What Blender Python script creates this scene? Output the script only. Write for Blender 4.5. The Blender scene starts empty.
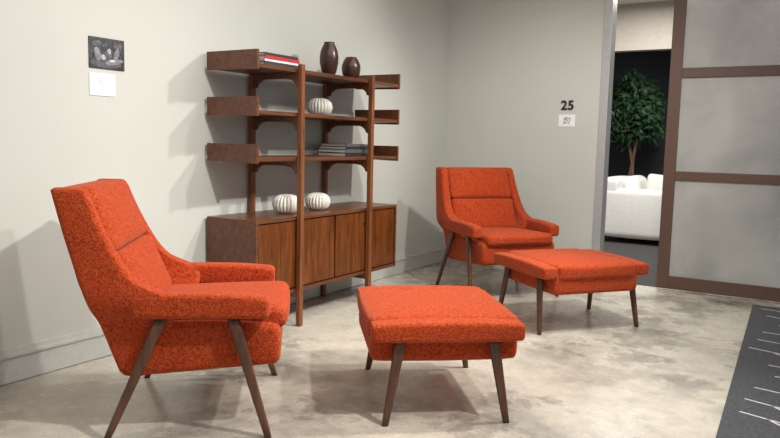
import bpy, bmesh, math, random
from mathutils import Vector, Matrix
random.seed(7)
scn=bpy.context.scene
col=bpy.context.collection
scn.view_settings.view_transform='Standard'
scn.view_settings.exposure=.2

def lin(c):
    c=c/255.0
    return c/12.92 if c<=0.04045 else ((c+0.055)/1.055)**2.4
def rgb(r,g,b): return (lin(r),lin(g),lin(b),1)

# ---------------- materials
def mat(name):
    m=bpy.data.materials.new(name); m.use_nodes=True
    nt=m.node_tree; b=nt.nodes['Principled BSDF']
    return m,nt,b
def coords(nt,scale=(1,1,1)):
    tc=nt.nodes.new('ShaderNodeTexCoord'); mp=nt.nodes.new('ShaderNodeMapping')
    mp.inputs['Scale'].default_value=scale
    nt.links.new(tc.outputs['Object'],mp.inputs['Vector']); return mp.outputs['Vector']
def ramp(nt,fac,stops):
    r=nt.nodes.new('ShaderNodeValToRGB'); e=r.color_ramp.elements
    while len(e)<len(stops): e.new(0.5)
    for i,(p,c) in enumerate(stops): e[i].position=p; e[i].color=c
    nt.links.new(fac,r.inputs['Fac']); return r.outputs['Color']
def noise(nt,vec,scale,detail=4,rough=.5,dist=0):
    n=nt.nodes.new('ShaderNodeTexNoise'); nt.links.new(vec,n.inputs['Vector'])
    n.inputs['Scale'].default_value=scale; n.inputs['Detail'].default_value=detail
    n.inputs['Roughness'].default_value=rough; n.inputs['Distortion'].default_value=dist
    return n.outputs['Fac']
def bump(nt,b,h,strength,dist=.002):
    n=nt.nodes.new('ShaderNodeBump'); n.inputs['Strength'].default_value=strength; n.inputs['Distance'].default_value=dist
    nt.links.new(h,n.inputs['Height']); nt.links.new(n.outputs['Normal'],b.inputs['Normal'])
def mix(nt,fac,a,b_,mode='MIX'):
    n=nt.nodes.new('ShaderNodeMix'); n.data_type='RGBA'; n.blend_type=mode
    if isinstance(fac,float): n.inputs[0].default_value=fac
    else: nt.links.new(fac,n.inputs[0])
    for s,v in ((6,a),(7,b_)):
        if isinstance(v,tuple): n.inputs[s].default_value=v
        else: nt.links.new(v,n.inputs[s])
    return n.outputs[2]
def plain(name,c,rough=.5,metal=0,bs=0):
    m,nt,b=mat(name); v=coords(nt)
    f=noise(nt,v,30,3)
    d=tuple(x*.9 for x in c[:3])+(1,)
    nt.links.new(ramp(nt,f,[(.3,d),(.7,c)]),b.inputs['Base Color'])
    b.inputs['Roughness'].default_value=rough; b.inputs['Metallic'].default_value=metal
    if bs: bump(nt,b,noise(nt,v,120,2),bs)
    return m

def fabric_mat():
    m,nt,b=mat('orange_boucle'); v=coords(nt)
    vo=nt.nodes.new('ShaderNodeTexVoronoi'); nt.links.new(v,vo.inputs['Vector']); vo.inputs['Scale'].default_value=155
    n1=noise(nt,v,95,3,.65)
    c=ramp(nt,n1,[(.30,rgb(146,48,18)),(.5,rgb(186,70,31)),(.72,rgb(208,93,48))])
    c2=ramp(nt,vo.outputs['Distance'],[(0.0,(1,1,1,1)),(.8,(.56,.52,.50,1))])
    nt.links.new(mix(nt,.82,c,c2,'MULTIPLY'),b.inputs['Base Color'])
    b.inputs['Roughness'].default_value=.92
    b.inputs['Sheen Weight'].default_value=.22; b.inputs['Sheen Tint'].default_value=rgb(255,180,150)
    b.inputs['Specular IOR Level'].default_value=.15
    inv=nt.nodes.new('ShaderNodeMath'); inv.operation='MULTIPLY'; inv.inputs[1].default_value=-1
    nt.links.new(vo.outputs['Distance'],inv.inputs[0])
    bump(nt,b,inv.outputs[0],.7,.004)
    return m
def wood_mat(name,dark,mid,light,axis='y',rough=.38):
    m,nt,b=mat(name)
    s={'x':(1.2,14,14),'y':(14,1.2,14),'z':(14,14,1.2)}[axis]
    v=coords(nt,s)
    f=noise(nt,v,2.2,6,.62,.8)
    f2=noise(nt,v,14,3,.6)
    c=ramp(nt,f,[(.3,dark),(.5,mid),(.7,light)])
    c2=ramp(nt,f2,[(.35,(.75,.75,.75,1)),(.6,(1,1,1,1))])
    nt.links.new(mix(nt,.7,c,c2,'MULTIPLY'),b.inputs['Base Color'])
    b.inputs['Roughness'].default_value=rough
    return m
FAB=fabric_mat()
W_Y=wood_mat('walnut_shelf',rgb(72,40,23),rgb(96,56,32),rgb(114,69,41),'y',.34)
W_Z=wood_mat('walnut_post',rgb(92,52,27),rgb(122,73,41),rgb(144,89,53),'z',.34)
W_D=wood_mat('walnut_door',rgb(66,33,12),rgb(100,53,20),rgb(124,69,29),'z',.3)
W_L=wood_mat('walnut_leg',rgb(60,36,23),rgb(88,54,35),rgb(108,69,47),'z',.36)
DARKIN=plain('dark_interior',rgb(14,9,6),.6)

def wall_mat(name,c):
    m,nt,b=mat(name); v=coords(nt)
    f=noise(nt,v,1.2,3)
    d=tuple(x*.96 for x in c[:3])+(1,)
    nt.links.new(ramp(nt,f,[(.35,d),(.65,c)]),b.inputs['Base Color'])
    b.inputs['Roughness'].default_value=.7
    bump(nt,b,noise(nt,v,180,3),.08)
    return m
WALL=wall_mat('wall_paint',rgb(193,194,187))
def floor_mat():
    m,nt,b=mat('polished_concrete'); v=coords(nt)
    f=noise(nt,v,.85,8,.66,.3)
    c=ramp(nt,f,[(.35,rgb(136,131,122)),(.43,rgb(168,162,150)),(.52,rgb(196,189,174)),(.70,rgb(210,202,187))])
    # irregular darker stains, gated by a broad mask
    f2=noise(nt,v,2.3,9,.72,.25)
    st=ramp(nt,f2,[(.52,(1,1,1,1)),(.55,(.68,.68,.68,1)),(.66,(.50,.50,.51,1))])
    msk=ramp(nt,noise(nt,v,.6,2,.5),[(.42,(0,0,0,1)),(.54,(1,1,1,1))])
    bw=nt.nodes.new('ShaderNodeRGBToBW'); nt.links.new(msk,bw.inputs[0])
    c=mix(nt,bw.outputs[0],c,mix(nt,.85,c,st,'MULTIPLY'))
    f4=noise(nt,v,8,6,.74)
    c=mix(nt,.6,c,ramp(nt,f4,[(.36,(.78,.78,.77,1)),(.54,(1,1,1,1))]),'MULTIPLY')
    f3=noise(nt,v,75,3,.7)
    sp=ramp(nt,f3,[(.33,(.70,.68,.65,1)),(.42,(1,1,1,1))])
    c=mix(nt,.75,c,sp,'MULTIPLY')
    nt.links.new(c,b.inputs['Base Color'])
    rr_=ramp(nt,f4,[(.3,(.18,.18,.18,1)),(.7,(.32,.32,.32,1))]); nt.links.new(rr_,b.inputs['Roughness'])
    bump(nt,b,f3,.04)
    return m
FLOOR=floor_mat()

# ---------------- mesh helpers
def obj(name,bm,m,parent=None,smooth=False):
    me=bpy.data.meshes.new(name); bmesh.ops.recalc_face_normals(bm,faces=bm.faces[:]); bm.to_mesh(me); bm.free()
    o=bpy.data.objects.new(name,me); col.objects.link(o)
    if m: me.materials.append(m)
    if smooth:
        for p in me.polygons: p.use_smooth=True
    if parent: o.parent=parent
    return o
def empty(name,loc=(0,0,0),rz=0):
    e=bpy.data.objects.new(name,None); e.location=loc; e.rotation_euler=(0,0,rz); e.empty_display_size=.1
    col.objects.link(e); return e
def add_box(bm,x0,x1,y0,y1,z0,z1):
    vs=[bm.verts.new((x,y,z)) for x in (x0,x1) for y in (y0,y1) for z in (z0,z1)]
    for f in ((0,1,3,2),(4,6,7,5),(0,4,5,1),(2,3,7,6),(0,2,6,4),(1,5,7,3)): bm.faces.new([vs[i] for i in f])
def box(name,x0,x1,y0,y1,z0,z1,m,parent=None,bev=0):
    bm=bmesh.new(); add_box(bm,x0,x1,y0,y1,z0,z1)
    if bev: bmesh.ops.bevel(bm,geom=bm.edges[:],offset=bev,segments=2,affect='EDGES',profile=.6)
    return obj(name,bm,m,parent)
def rr(u0,u1,v0,v1,r,k=5):
    r=min(r,abs(u1-u0)/2-1e-4,abs(v1-v0)/2-1e-4); pts=[]
    for cu,cv,a0 in ((u1-r,v1-r,0),(u0+r,v1-r,90),(u0+r,v0+r,180),(u1-r,v0+r,270)):
        for i in range(k+1):
            a=math.radians(a0+90*i/k); pts.append((cu+r*math.cos(a),cv+r*math.sin(a)))
    return pts
def loft(name,secs,axis,r,cap,m,parent,interp=4):
    """secs: list of (t,u0,u1,v0,v1). axis 'z': (u,v,t); axis 'x': (t,u,v)"""
    def cr(p0,p1,p2,p3,s):
        return .5*((2*p1)+(-p0+p2)*s+(2*p0-5*p1+4*p2-p3)*s*s+(-p0+3*p1-3*p2+p3)*s**3)
    S=[]
    n=len(secs)
    for i in range(n-1):
        a,b,c,d=secs[max(i-1,0)],secs[i],secs[i+1],secs[min(i+2,n-1)]
        for j in range(interp):
            s=j/interp; S.append(tuple(cr(a[k],b[k],c[k],d[k],s) for k in range(5)))
    S.append(tuple(secs[-1]))
    rings=[]
    K=4
    sg=1 if S[-1][0]>S[0][0] else -1
    def ins(sec,e,dt): t,a,b,c,d=sec; return (t+dt,a+e,b-e,c+e,d-e)
    for i in range(K):
        an=math.radians(90*i/K); rings.append(ins(S[0],cap*(1-math.sin(an)),sg*cap*(1-math.cos(an))))
    mid=[s for s in S if (s[0]-S[0][0])*sg>=cap-1e-6 and (S[-1][0]-s[0])*sg>=cap-1e-6]
    rings+=mid
    for i in range(K-1,-1,-1):
        an=math.radians(90*i/K); rings.append(ins(S[-1],cap*(1-math.sin(an)),-sg*cap*(1-math.cos(an))))
    bm=bmesh.new(); prev=None; first=None
    for t,u0,u1,v0,v1 in rings:
        pts=rr(u0,u1,v0,v1,r)
        vs=[bm.verts.new((u,v,t) if axis=='z' else (t,u,v)) for u,v in pts]
        if prev:
            for i in range(len(vs)):
                j=(i+1)%len(vs); bm.faces.new((prev[i],prev[j],vs[j],vs[i]))
        else: first=vs
        prev=vs
    bm.faces.new(first[::-1]); bm.faces.new(prev)
    return obj(name,bm,m,parent,True)
def cushion(name,hx,hy,hz,r,bul,m,parent,loc=(0,0,0),ry=0,n=18,taper=None):
    """rounded, puffed cushion; bul=(bx,by,bz)"""
    bm=bmesh.new()
    bmesh.ops.create_cube(bm,size=2)
    bmesh.ops.subdivide_edges(bm,edges=bm.edges[:],cuts=n,use_grid_fill=True)
    h=(hx,hy,hz)
    for v in bm.verts:
        p=[math.copysign(abs(c)**.75,c) if abs(c)<1 else c for c in v.co]
        w=[p[i]*h[i] for i in range(3)]
        q=[max(-(h[i]-r),min(h[i]-r,w[i])) for i in range(3)]
        d=Vector([w[i]-q[i] for i in range(3)])
        if d.length>1e-9: d.normalize()
        res=[q[i]+d[i]*r for i in range(3)]
        g=[1-abs(c)**2.4 for c in p]
        for i in range(3):
            j,k=(i+1)%3,(i+2)%3
            if abs(p[i])>.999: res[i]+=math.copysign(bul[i]*g[j]*g[k],p[i])
        if taper: res[1]*=1+taper*p[2]
        v.co=res
    o=obj(name,bm,m,parent,True); o.location=loc; o.rotation_euler=(0,ry,0)
    return o
def leg(name,top,foot,m,parent,wt=(.05,.03),wf=(.028,.024)):
    bm=bmesh.new(); prev=None;first=None; K=8
    for i in range(K+1):
        s=i/K
        c=Vector(foot).lerp(Vector(top),s)
        a=wf[0]+(wt[0]-wf[0])*s**.8; b=wf[1]+(wt[1]-wf[1])*s
        vs=[bm.verts.new((c.x+u,c.y+v,c.z)) for u,v in rr(-a/2,a/2,-b/2,b/2,.009,3)]
        if prev:
            for k in range(len(vs)):
                j=(k+1)%len(vs); bm.faces.new((prev[k],prev[j],vs[j],vs[k]))
        else: first=vs
        prev=vs
    bm.faces.new(first[::-1]); bm.faces.new(prev)
    return obj(name,bm,m,parent,True)
def lathe(name,prof,m,loc,seg=48,ribs=0,ribd=0):
    bm=bmesh.new(); rings=[]
    for r,z in prof:
        ring=[]
        for i in range(seg):
            a=2*math.pi*i/seg
            rad=r*(1-ribd*(1-abs(math.sin(ribs*a/2)))**1.5) if ribs else r
            ring.append(bm.verts.new((rad*math.cos(a),rad*math.sin(a),z)))
        rings.append(ring)
    for a,b in zip(rings,rings[1:]):
        for i in range(seg):
            j=(i+1)%seg; bm.faces.new((a[i],a[j],b[j],b[i]))
    bm.faces.new(rings[0][::-1]); bm.faces.new(rings[-1])
    o=obj(name,bm,m,None,True); o.location=loc; return o

# ---------------- room shell
box('floor',-.1,7,-8,0.0,-.1,0,FLOOR)
CARPET=plain('dark_carpet',rgb(62,60,60),.95,0,.4)
box('floor_annex',-.6,7,0.0,5.2,-.1,0,CARPET)
box('wall_left',-.12,0,-8,0,0,3.05,WALL)
bm=bmesh.new()
add_box(bm,-.12,1.53,0,.12,0,3.05); add_box(bm,1.53,3.6,0,.12,2.75,3.05); add_box(bm,3.6,7,0,.12,0,3.05)
obj('wall_back',bm,WALL)
CEIL=plain('ceiling_paint',rgb(225,224,220),.9)
box('ceiling',-.12,7,-8,.12,3.05,3.15,CEIL)
BASE=plain('trim_paint',rgb(196,197,192),.45)
bm=bmesh.new(); add_box(bm,0,.016,-8,0,.004,.128); add_box(bm,0,.026,-8,0,.128,.142); add_box(bm,0,.012,-8,0,.142,.168)
obj('baseboard_left',bm,BASE)
JAMB=plain('jamb_metal',rgb(178,179,178),.35,.2)
box('trim_jamb',1.515,1.585,-.012,.135,0,2.75,JAMB,None,.003)
# annex room
ANW=plain('annex_wall_paint',rgb(176,168,156),.8)
DKW=plain('annex_dark_wall',rgb(46,48,56),.8)
box('wall_annex_bulkhead',-.6,7,3.05,3.2,2.42,3.0,ANW)
box('wall_annex_back',-.6,7,5.0,5.1,0,3.0,DKW)
box('wall_annex_left',-.6,-.5,.12,5.0,0,3.0,ANW)
box('ceiling_annex',-.6,7,.12,5.1,3.0,3.1,CEIL)

# ---------------- sliding door with frosted glass
door=empty('door_1',(2.10,-.085,0))
FR=plain('door_frame_brown',rgb(90,66,54),.45)
GL,nt,b=mat('frosted_glass'); v=coords(nt)
f=noise(nt,v,1.6,4,.55,.4)
nt.links.new(ramp(nt,f,[(.3,rgb(150,151,148)),(.7,rgb(192,192,187))]),b.inputs['Base Color'])
b.inputs['Roughness'].default_value=.3; b.inputs['Transmission Weight'].default_value=.2
bump(nt,b,noise(nt,v,260,2),.3,.001)
box('stile_1',0,.095,0,.045,.015,2.73,FR,door,.003); box('stile_2',1.305,1.40,0,.045,.015,2.73,FR,door,.003)
for i,(a,c) in enumerate(((.015,.125),(.935,1.01),(1.775,1.855),(2.60,2.73))):
    box('rail_%d'%i,.095,1.305,.002,.043,a,c,FR,door,.003)
for i,(a,c) in enumerate(((.125,.935),(1.01,1.775),(1.855,2.60))):
    box('glass_%d'%i,.095,1.305,.016,.028,a,c,GL,door)

# ---------------- shelving unit
su=empty('shelving_unit')
Y0,Y1=-3.235,-1.625
for i,y in enumerate((-2.845,-2.045)):
    for j,x in enumerate((.035,.445)):
        box('post_%d%d'%(i,j),x-.017,x+.017,y-.017,y+.017,0,1.665 if j else 1.64,W_Z,su,.004)
for i,s in enumerate((1.637,1.367,1.088)):
    box('shelf_%d'%i,.03,.425,Y0+.02,Y1-.02,s-.024,s,W_Y,su,.002)
    for k,(a,c) in enumerate(((Y0,Y0+.02),(Y1-.02,Y1))):
        bm=bmesh.new()
        pts=[(.025,s-.03),(.43,s-.036),(.43,s+.078),(.025,s+.078)]
        lo=[bm.verts.new((x,a,z)) for x,z in pts]; hi=[bm.verts.new((x,c,z)) for x,z in pts]
        bm.faces.new(lo); bm.faces.new(hi)
        for q in range(4): bm.faces.new((lo[q],lo[(q+1)%4],hi[(q+1)%4],hi[q]))
        obj('end_board',bm,W_Y,su)
    for y in (-2.845,-2.045):
        prof=[(.05,s-.11),(.07,s-.11),(.085,s-.085),(.12,s-.064),(.16,s-.058),(.33,s-.058),(.37,s-.064),(.40,s-.085),(.412,s-.11),(.43,s-.11),(.43,s-.024),(.05,s-.024)]
        bm=bmesh.new(); lo=[bm.verts.new((x,y-.012,z)) for x,z in prof]; hi=[bm.verts.new((x,y+.012,z)) for x,z in prof]
        bm.faces.new(lo); bm.faces.new(hi)
        for q in range(len(prof)): bm.faces.new((lo[q],lo[(q+1)%len(prof)],hi[(q+1)%len(prof)],hi[q]))
        obj('bracket',bm,W_Y,su)
# credenza body
bx0,bx1=.055,.425
box('case_top',.02,bx1,Y0,Y1,.69,.712,W_Y,su,.002)
box('case_bottom',bx0,bx1,Y0,Y1,.225,.247,W_Y,su,.002)
for y in (Y0,Y1-.022): box('case_side',.022,bx1,y,y+.022,.225,.69,W_Y,su,.001)
box('case_back',bx0,bx0+.01,Y0+.022,Y1-.022,.247,.69,W_Y,su)
box('case_inner',bx0+.01,bx1-.03,Y0+.022,Y1-.022,.247,.69,DARKIN,su)
dw=(Y1-Y0-.044)/4
HOLE=plain('finger_hole',rgb(20,12,8),.7)
for i in range(4):
    a=Y0+.022+i*dw
    box('door_panel_%d'%i,bx1-.028,bx1-.006,a+.009,a+dw-.009,.256,.682,W_D,su,.0015)
    bm=bmesh.new(); bmesh.ops.create_cone(bm,cap_ends=True,segments=20,radius1=.011,radius2=.011,depth=.004)
    o=obj('finger_hole',bm,HOLE,su); o.rotation_euler=(0,math.pi/2,0); o.location=(bx1-.005,a+(dw-.035 if i%2==0 else .035),.60)
for y in (-2.845,-2.045): box('support_rail',.035,.445,y-.012,y+.012,.185,.225,W_Z,su,.002)

# shelf objects
DV=plain('dark_wood_vase',rgb(66,36,28),.3)
lathe('dark_vase',[(.028,0),(.040,.01),(.055,.05),(.065,.10),(.066,.14),(.060,.18),(.046,.215),(.036,.232),(.036,.242),(.028,.243),(.02,.22)],DV,(.25,-2.30,1.637))
lathe('dark_vase.001',[(.032,0),(.046,.008),(.063,.045),(.070,.08),(.067,.115),(.054,.145),(.043,.160),(.040,.168),(.032,.169),(.022,.147)],DV,(.25,-2.03,1.637))
WV=plain('white_ceramic',rgb(228,224,214),.5)
pp=[(.03,0),(.055,.004),(.080,.025),(.090,.057),(.082,.09),(.060,.110),(.035,.119),(.026,.117),(.020,.10)]
def sc(k): return [(r*k,z*k) for r,z in pp]
for nme,k,l in (('white_ribbed_vase',1.0,(.25,-2.40,1.367)),('white_ribbed_vase.001',1.05,(.25,-2.75,.712)),('white_ribbed_vase.002',1.0,(.25,-2.41,.712))):
    lathe(nme,sc(k),WV,l,144,22,.22)
PAGE=plain('book_pages',rgb(225,220,208),.8)
def books(name,loc,lst,rz):
    e=empty(name,loc,rz); z=0
    for i,(w,d,h,c,off) in enumerate(lst):
        m=plain(name+'_cover_%d'%i,c,.45)
        box('cover_low',-d/2+off,d/2+off,-w/2,w/2,z,z+.003,m,e); box('cover_up',-d/2+off,d/2+off,-w/2,w/2,z+h-.003,z+h,m,e)
        box('spine',d/2-.004+off,d/2+off,-w/2,w/2,z+.003,z+h-.003,m,e)
        box('pages',-d/2+.006+off,d/2-.004+off,-w/2+.005,w/2-.005,z+.003,z+h-.003,PAGE,e); z+=h
books('book_stack',(.24,-2.93,1.637),[(.33,.25,.028,rgb(50,52,55),0),(.33,.25,.012,rgb(225,225,225),0),(.32,.25,.022,rgb(190,32,34),0),(.31,.24,.018,rgb(40,40,44),.0)],0)
books('book_stack.001',(.26,-2.11,1.088),[(.32,.25,.026,rgb(40,40,44),0),(.32,.25,.024,rgb(85,86,88),0),(.30,.24,.02,rgb(38,38,42),0),(.28,.23,.018,rgb(85,85,87),0)],0)

# wall photo print (black-and-white workshop photograph), placard, number sign
PH,nt,b=mat('print_black'); v=coords(nt)
nt.links.new(ramp(nt,noise(nt,v,30,6,.7,1.5),[(.35,rgb(20,20,22)),(.55,rgb(52,52,56)),(.72,rgb(120,120,126))]),b.inputs['Base Color']); b.inputs['Roughness'].default_value=.3
ph=empty('wall_photo_print'); box('print_base',0,.006,-4.03,-3.815,1.545,1.705,PH,ph)
def tone(name,c):
    m,nt,b=mat(name); v=coords(nt)
    nt.links.new(ramp(nt,noise(nt,v,45,5,.7,1),[(.35,tuple(x*.35 for x in c[:3])+(1,)),(.62,c)]),b.inputs['Base Color']); b.inputs['Roughness'].default_value=.35
    return m
G1=tone('print_grey',rgb(140,141,146)); G2=tone('print_light',rgb(205,206,210)); G3=tone('print_mid',rgb(92,93,98))
def ell(cy_,cz,a,b_,m,k,rot=0):
    bm=bmesh.new(); pts=[]
    for i in range(24):
        t=2*math.pi*i/24; u,w_=a*math.cos(t),b_*math.sin(t)
        pts.append(bm.verts.new((.0062+k*.0002,-4.03+cy_+u*math.cos(rot)-w_*math.sin(rot),1.545+cz+u*math.sin(rot)+w_*math.cos(rot))))
    bm.faces.new(pts); obj('print_tone',bm,m,ph)
ell(.10,.028,.095,.022,G3,0); ell(.15,.04,.055,.014,G1,1,.2)
ell(.05,.075,.018,.036,G1,2,.3); ell(.085,.06,.014,.014,G2,3); ell(.115,.075,.022,.026,G3,3); ell(.12,.095,.011,.014,G2,4)
ell(.165,.08,.014,.034,G1,2,-.35); ell(.175,.125,.028,.014,G3,1); ell(.045,.13,.03,.012,G3,1,.15); ell(.14,.045,.02,.007,G2,5)
PL=plain('placard_white',rgb(236,236,238),.5); INK=plain('ink',rgb(140,140,145),.6)
pl=empty('wall_placard'); box('card',0,.005,-4.03,-3.875,1.405,1.52,PL,pl)
for i in range(4): box('text_line',.005,.0056,-4.012,-3.92-.012*(i%3),1.494-.010*i-.002,1.494-.010*i,INK,pl)
BLK=plain('sign_black',rgb(22,22,22),.5)
cu=bpy.data.curves.new('number_sign','FONT'); cu.body='25'; cu.size=.115; cu.extrude=.004; cu.offset=.003; cu.space_character=1.08; cu.materials.append(BLK)
to=bpy.data.objects.new('number_sign',cu); col.objects.link(to); to.location=(1.165,-.005,1.525); to.rotation_euler=(math.pi/2,0,0)
bm=bmesh.new(); add_box(bm,1.150,1.300,-.005,.001,1.372,1.480)
qr=obj('qr_placard',bm,PL)
bm=bmesh.new()
for i in range(9):
    for j in range(9):
        if random.random()<.5: add_box(bm,1.195+i*.0068,1.195+i*.0068+.0068,-.006,-.005,1.395+j*.0068,1.395+j*.0068+.0068)
obj('qr_code',bm,INK,qr)

# ---------------- armchair
def armchair(name,loc,rz):
    e=empty(name,loc,rz)
    loft('seat_body',[(-.275,-.318,.318,.232,.46),(-.05,-.322,.322,.247,.465),(.15,-.322,.322,.263,.465),(.36,-.322,.322,.278,.45)],'x',.035,.028,FAB,e)
    cushion('seat_cushion',.305,.292,.045,.034,(.010,0,.020),FAB,e,(.080,0,.459),math.radians(-2))
    for s in (1,-1):
        secs=[]
        for z,xf,xr,yi,yo in ((.24,-.16,-.27,.24,.322),(.32,-.12,-.300,.24,.325),(.42,-.08,-.336,.24,.327),(.47,-.06,-.355,.245,.335),(.52,-.04,-.373,.27,.368),(.565,-.05,-.388,.292,.380),
            (.60,-.125,-.400,.30,.380),(.635,-.195,-.414,.30,.376),(.70,-.250,-.433,.297,.370),(.80,-.305,-.464,.291,.361),(.90,-.350,-.492,.285,.353),(.995,-.385,-.517,.278,.345)):
            y0,y1=(yi,yo) if s>0 else (-yo,-yi)
            secs.append((z,xr,xf,y0,y1))
        loft('wing_side',secs,'z',.022,.018,FAB,e,3)
        ya,yb=(.298,.384) if s>0 else (-.384,-.298)
        loft('arm_rest',[(-.22,ya,yb,.488,.585),(.0,ya,yb,.486,.588),(.18,ya,yb,.485,.584),(.315,ya,yb,.483,.572)],'x',.02,.016,FAB,e)
        leg('leg_rear',(-.10,s*.348,.495),(-.315,s*.385,0),W_L,e)
        leg('leg_front',(.17,s*.348,.495),(.315,s*.385,0),W_L,e)
    # back: one upholstered slab with a horizontal seam, recessed between the wings
    loft('back_shell',[(.27,-.275,-.15,-.27,.27),(.50,-.364,-.25,-.30,.30),(.70,-.430,-.33,-.31,.31),(.86,-.479,-.40,-.305,.305),(.990,-.516,-.43,-.295,.295)],'z',.022,.016,FAB,e)
    rec=math.radians(-23.5)
    def bk(z,off): return (-.150-(z-.47)*.50+off,0,z)
    cushion('back_cushion',.045,.290,.140,.028,(.018,0,.0),FAB,e,bk(.60,-.042),rec,taper=0)
    cushion('head_cushion',.045,.286,.142,.028,(.018,0,.0),FAB,e,bk(.858,-.030),rec,taper=-.01)
    return e
def ottoman(name,loc,rz):
    e=empty(name,loc,rz)
    loft('base_body',[(-.325,-.322,.322,.258,.40),(0,-.322,.322,.254,.40),(.325,-.322,.322,.258,.40)],'x',.03,.026,FAB,e)
    cushion('top_cushion',.334,.300,.050,.026,(.008,0,.014),FAB,e,(0,0,.400))
    for s in (1,-1):
        ya,yb=(.300,.402) if s>0 else (-.402,-.300)
        loft('side_rail',[(-.330,ya,yb,.364,.440),(-.15,ya,yb,.360,.448),(.15,ya,yb,.360,.448),(.330,ya,yb,.364,.440)],'x',.018,.014,FAB,e)
        leg('leg_a',(-.20,s*.352,.375),(-.265,s*.378,0),W_L,e)
        leg('leg_b',(.20,s*.352,.375),(.265,s*.378,0),W_L,e)
    return e
a1=math.radians(39)
armchair('armchair',(.955,-4.175,0),a1)
ottoman('ottoman',(1.735,-3.445,0),a1)
a2=math.radians(-38)
armchair('armchair.001',(1.02,-1.01,0),a2)
ottoman('ottoman.001',(1.82,-1.645,0),a2)

# ---------------- rug
RUG,nt,b=mat('rug_wool'); v=coords(nt)
nt.links.new(ramp(nt,noise(nt,v,60,4,.7),[(.3,rgb(58,59,62)),(.7,rgb(88,89,92))]),b.inputs['Base Color']); b.inputs['Roughness'].default_value=1
bump(nt,b,noise(nt,v,300,3),.6,.004)
rg=empty('area_rug',(2.86,-.30,0),math.radians(2.2))
box('pile',0,2.4,-4.2,0,0,.014,RUG,rg,.004)
LN=plain('rug_line_ivory',rgb(205,205,202),.95)
bm=bmesh.new()
def strip(p,q,w=.013):
    p=Vector(p+(0,)); q=Vector(q+(0,)); d=(q-p).normalized(); n=Vector((-d.y,d.x,0))*w/2
    z=Vector((0,0,.0155)); vs=[bm.verts.new(c+z) for c in (p+n,q+n,q-n,p-n)]; bm.faces.new(vs)
for c in range(3):
    y=-.14
    while y>-3.9:
        x=.07+.78*c+random.uniform(-.03,.14)
        L=random.uniform(.50,.66); dy=random.uniform(-.42,-.08)
        x2,y2=x+L*.45,y+dy*.25
        x3,y3=x+L,y+dy
        strip((x,y),(x2,y2)); strip((x2,y2),(x3,y3))
        if random.random()<.6: strip((x+L*.22,y+dy*.12),(x+L*.22+.13,y+dy*.12-.13))
        y-=random.uniform(.20,.34)
obj('line_pattern',bm,LN,rg)

# ---------------- annex furniture
SW=plain('white_upholstery',rgb(234,232,226),.85)
so=empty('sofa',(0.84,2.66,0))
cushion('arm',.44,.09,.30,.05,(0,.01,.012),SW,so,(.44,.09,.375))
cushion('arm_far',.44,.09,.30,.05,(0,.01,.012),SW,so,(.44,.86,.375))
cushion('back',.11,.47,.365,.05,(.01,0,.01),SW,so,(.11,.475,.445))
cushion('seat_base',.42,.38,.14,.03,(0,0,0),SW,so,(.48,.475,.22))
cushion('seat_cushion',.33,.30,.08,.05,(.01,0,.02),SW,so,(.55,.475,.42))
cushion('back_cushion',.10,.29,.20,.07,(.03,0,.02),SW,so,(.33,.475,.62),-.15)
cushion('throw_pillow',.20,.06,.19,.05,(0,.04,0),SW,so,(.62,.62,.66),.1)
SL=plain('sofa_leg',rgb(40,32,28),.5)
for x in (.06,.80):
    for y in (.06,.89): box('leg',x-.02,x+.02,y-.02,y+.02,0,.09,SL,so)
TR=plain('bark',rgb(110,84,62),.8); LF=plain('ficus_leaf',rgb(30,62,30),.55); POT=plain('planter',rgb(70,68,66),.6)
tr=empty('potted_ficus_tree',(.85,4.22,0))
bm=bmesh.new()
def tube(p,q,r0,r1):
    p,q=Vector(p),Vector(q); d=(q-p).normalized(); a=d.orthogonal().normalized(); c=d.cross(a); pr=None
    for pt,r in ((p,r0),(q,r1)):
        vs=[bm.verts.new(pt+(a*math.cos(t)+c*math.sin(t))*r) for t in [math.pi*2*i/8 for i in range(8)]]
        if pr:
            for i in range(8): bm.faces.new((pr[i],pr[(i+1)%8],vs[(i+1)%8],vs[i]))
        pr=vs
for k in range(3):
    p=(.04*math.cos(k*2.1),.04*math.sin(k*2.1),.25)
    for i in range(1,8):
        z=.25+i*.16; a=k*2.1+i*.7; q=(.04*math.cos(a)+.01*i*math.cos(k*2.1),.04*math.sin(a)+.01*i*math.sin(k*2.1),z); tube(p,q,.022,.02); p=q
    for j in range(5):
        a=random.uniform(0,6.28); q=(p[0]+.28*math.cos(a),p[1]+.28*math.sin(a),p[2]+random.uniform(.05,.5)); tube(p,q,.012,.005)
obj('trunk',bm,TR,tr)
bm=bmesh.new()
for i in range(2400):
    while True:
        p=Vector((random.uniform(-1,1),random.uniform(-1,1),random.uniform(-1,1)))
        if .25<p.length<1: break
    k=1+.18*math.sin(5*p.x+3*p.z)+.12*math.sin(9*p.y)
    c=Vector((p.x*.42*k,p.y*.36*k,1.74+p.z*.52*k))
    d=Vector((random.uniform(-1,1),random.uniform(-1,1),random.uniform(-1.2,.2))).normalized()
    s=d.orthogonal().normalized(); L=.10; Wd=.024
    pts=[c,c+d*L*.4+s*Wd,c+d*L,c+d*L*.4-s*Wd]
    bm.faces.new([bm.verts.new(x) for x in pts])
obj('foliage',bm,LF,tr)
o=lathe('planter',[(.12,0),(.14,.02),(.17,.30),(.16,.31),(.15,.28)],POT,(0,0,0)); o.parent=tr

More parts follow.
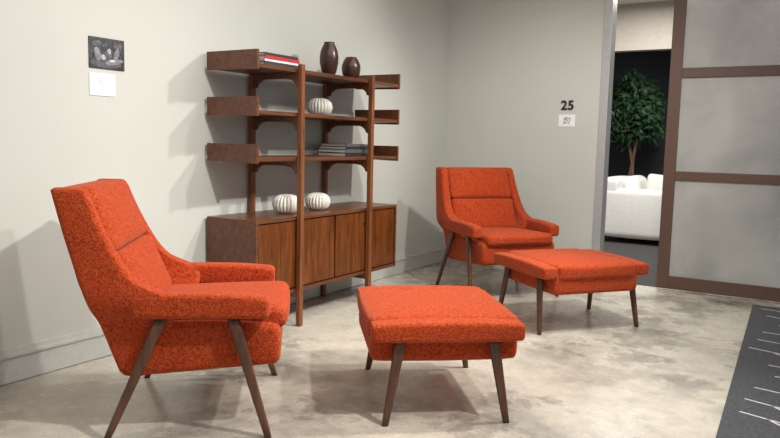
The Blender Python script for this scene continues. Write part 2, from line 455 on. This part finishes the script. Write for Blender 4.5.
# ---------------- lights
def spot(name,loc,tgt,en,ang=75,rad=.07,c=(1,.97,.92),blend=.8):
    l=bpy.data.lights.new(name,'SPOT'); l.energy=en; l.spot_size=math.radians(ang); l.spot_blend=blend; l.shadow_soft_size=rad; l.color=c
    o=bpy.data.objects.new(name,l); col.objects.link(o); o.location=loc
    o.rotation_euler=(Vector(tgt)-Vector(loc)).to_track_quat('-Z','Y').to_euler()
def area(name,loc,sx,sy,en,c=(1,.98,.955)):
    l=bpy.data.lights.new(name,'AREA'); l.shape='RECTANGLE'; l.size=sx; l.size_y=sy; l.energy=en; l.color=c
    o=bpy.data.objects.new(name,l); col.objects.link(o); o.location=loc
spot('track_light_1',(3.1,-1.5,2.95),(.2,-2.6,.9),205)
spot('track_light_2',(3.5,-4.0,2.95),(.5,-4.4,.6),310,75,.05)
spot('track_light_3',(3.2,-2.3,2.95),(1.7,-3.4,.2),250)
spot('track_light_4',(2.6,-2.4,2.95),(1.2,-.7,.5),180,85)
area('soft_fill_light',(2.4,-3.4,3.0),3,4,72)  # broad soft fill added under the unseen ceiling, not an actual light panel
area('annex_ceiling_light',(1.6,1.6,2.95),1.5,1.5,105)
spot('annex_tree_light',(1.6,3.3,2.35),(.85,4.22,1.7),22,80)
w=bpy.data.worlds.new('World'); scn.world=w; w.use_nodes=True
w.node_tree.nodes['Background'].inputs[0].default_value=(.94,.95,.96,1); w.node_tree.nodes['Background'].inputs[1].default_value=.5

# ---------------- camera
f,yaw,pit,rol,cx,cy=712.81,0.55154,0.10819,0.023178,3.29607,-6.38815
Fv=Vector((-math.sin(yaw)*math.cos(pit),math.cos(yaw)*math.cos(pit),-math.sin(pit)))
R0=Vector((math.cos(yaw),math.sin(yaw),0)); U0=R0.cross(Fv)
R=R0*math.cos(rol)+U0*math.sin(rol); U=-R0*math.sin(rol)+U0*math.cos(rol)
cd=bpy.data.cameras.new('camera'); cd.sensor_width=36; cd.lens=f/780*36
co=bpy.data.objects.new('camera',cd); col.objects.link(co)
M=Matrix((R,U,-Fv)).transposed().to_4x4(); M.translation=Vector((cx,cy,1.2)); co.matrix_world=M
scn.camera=co
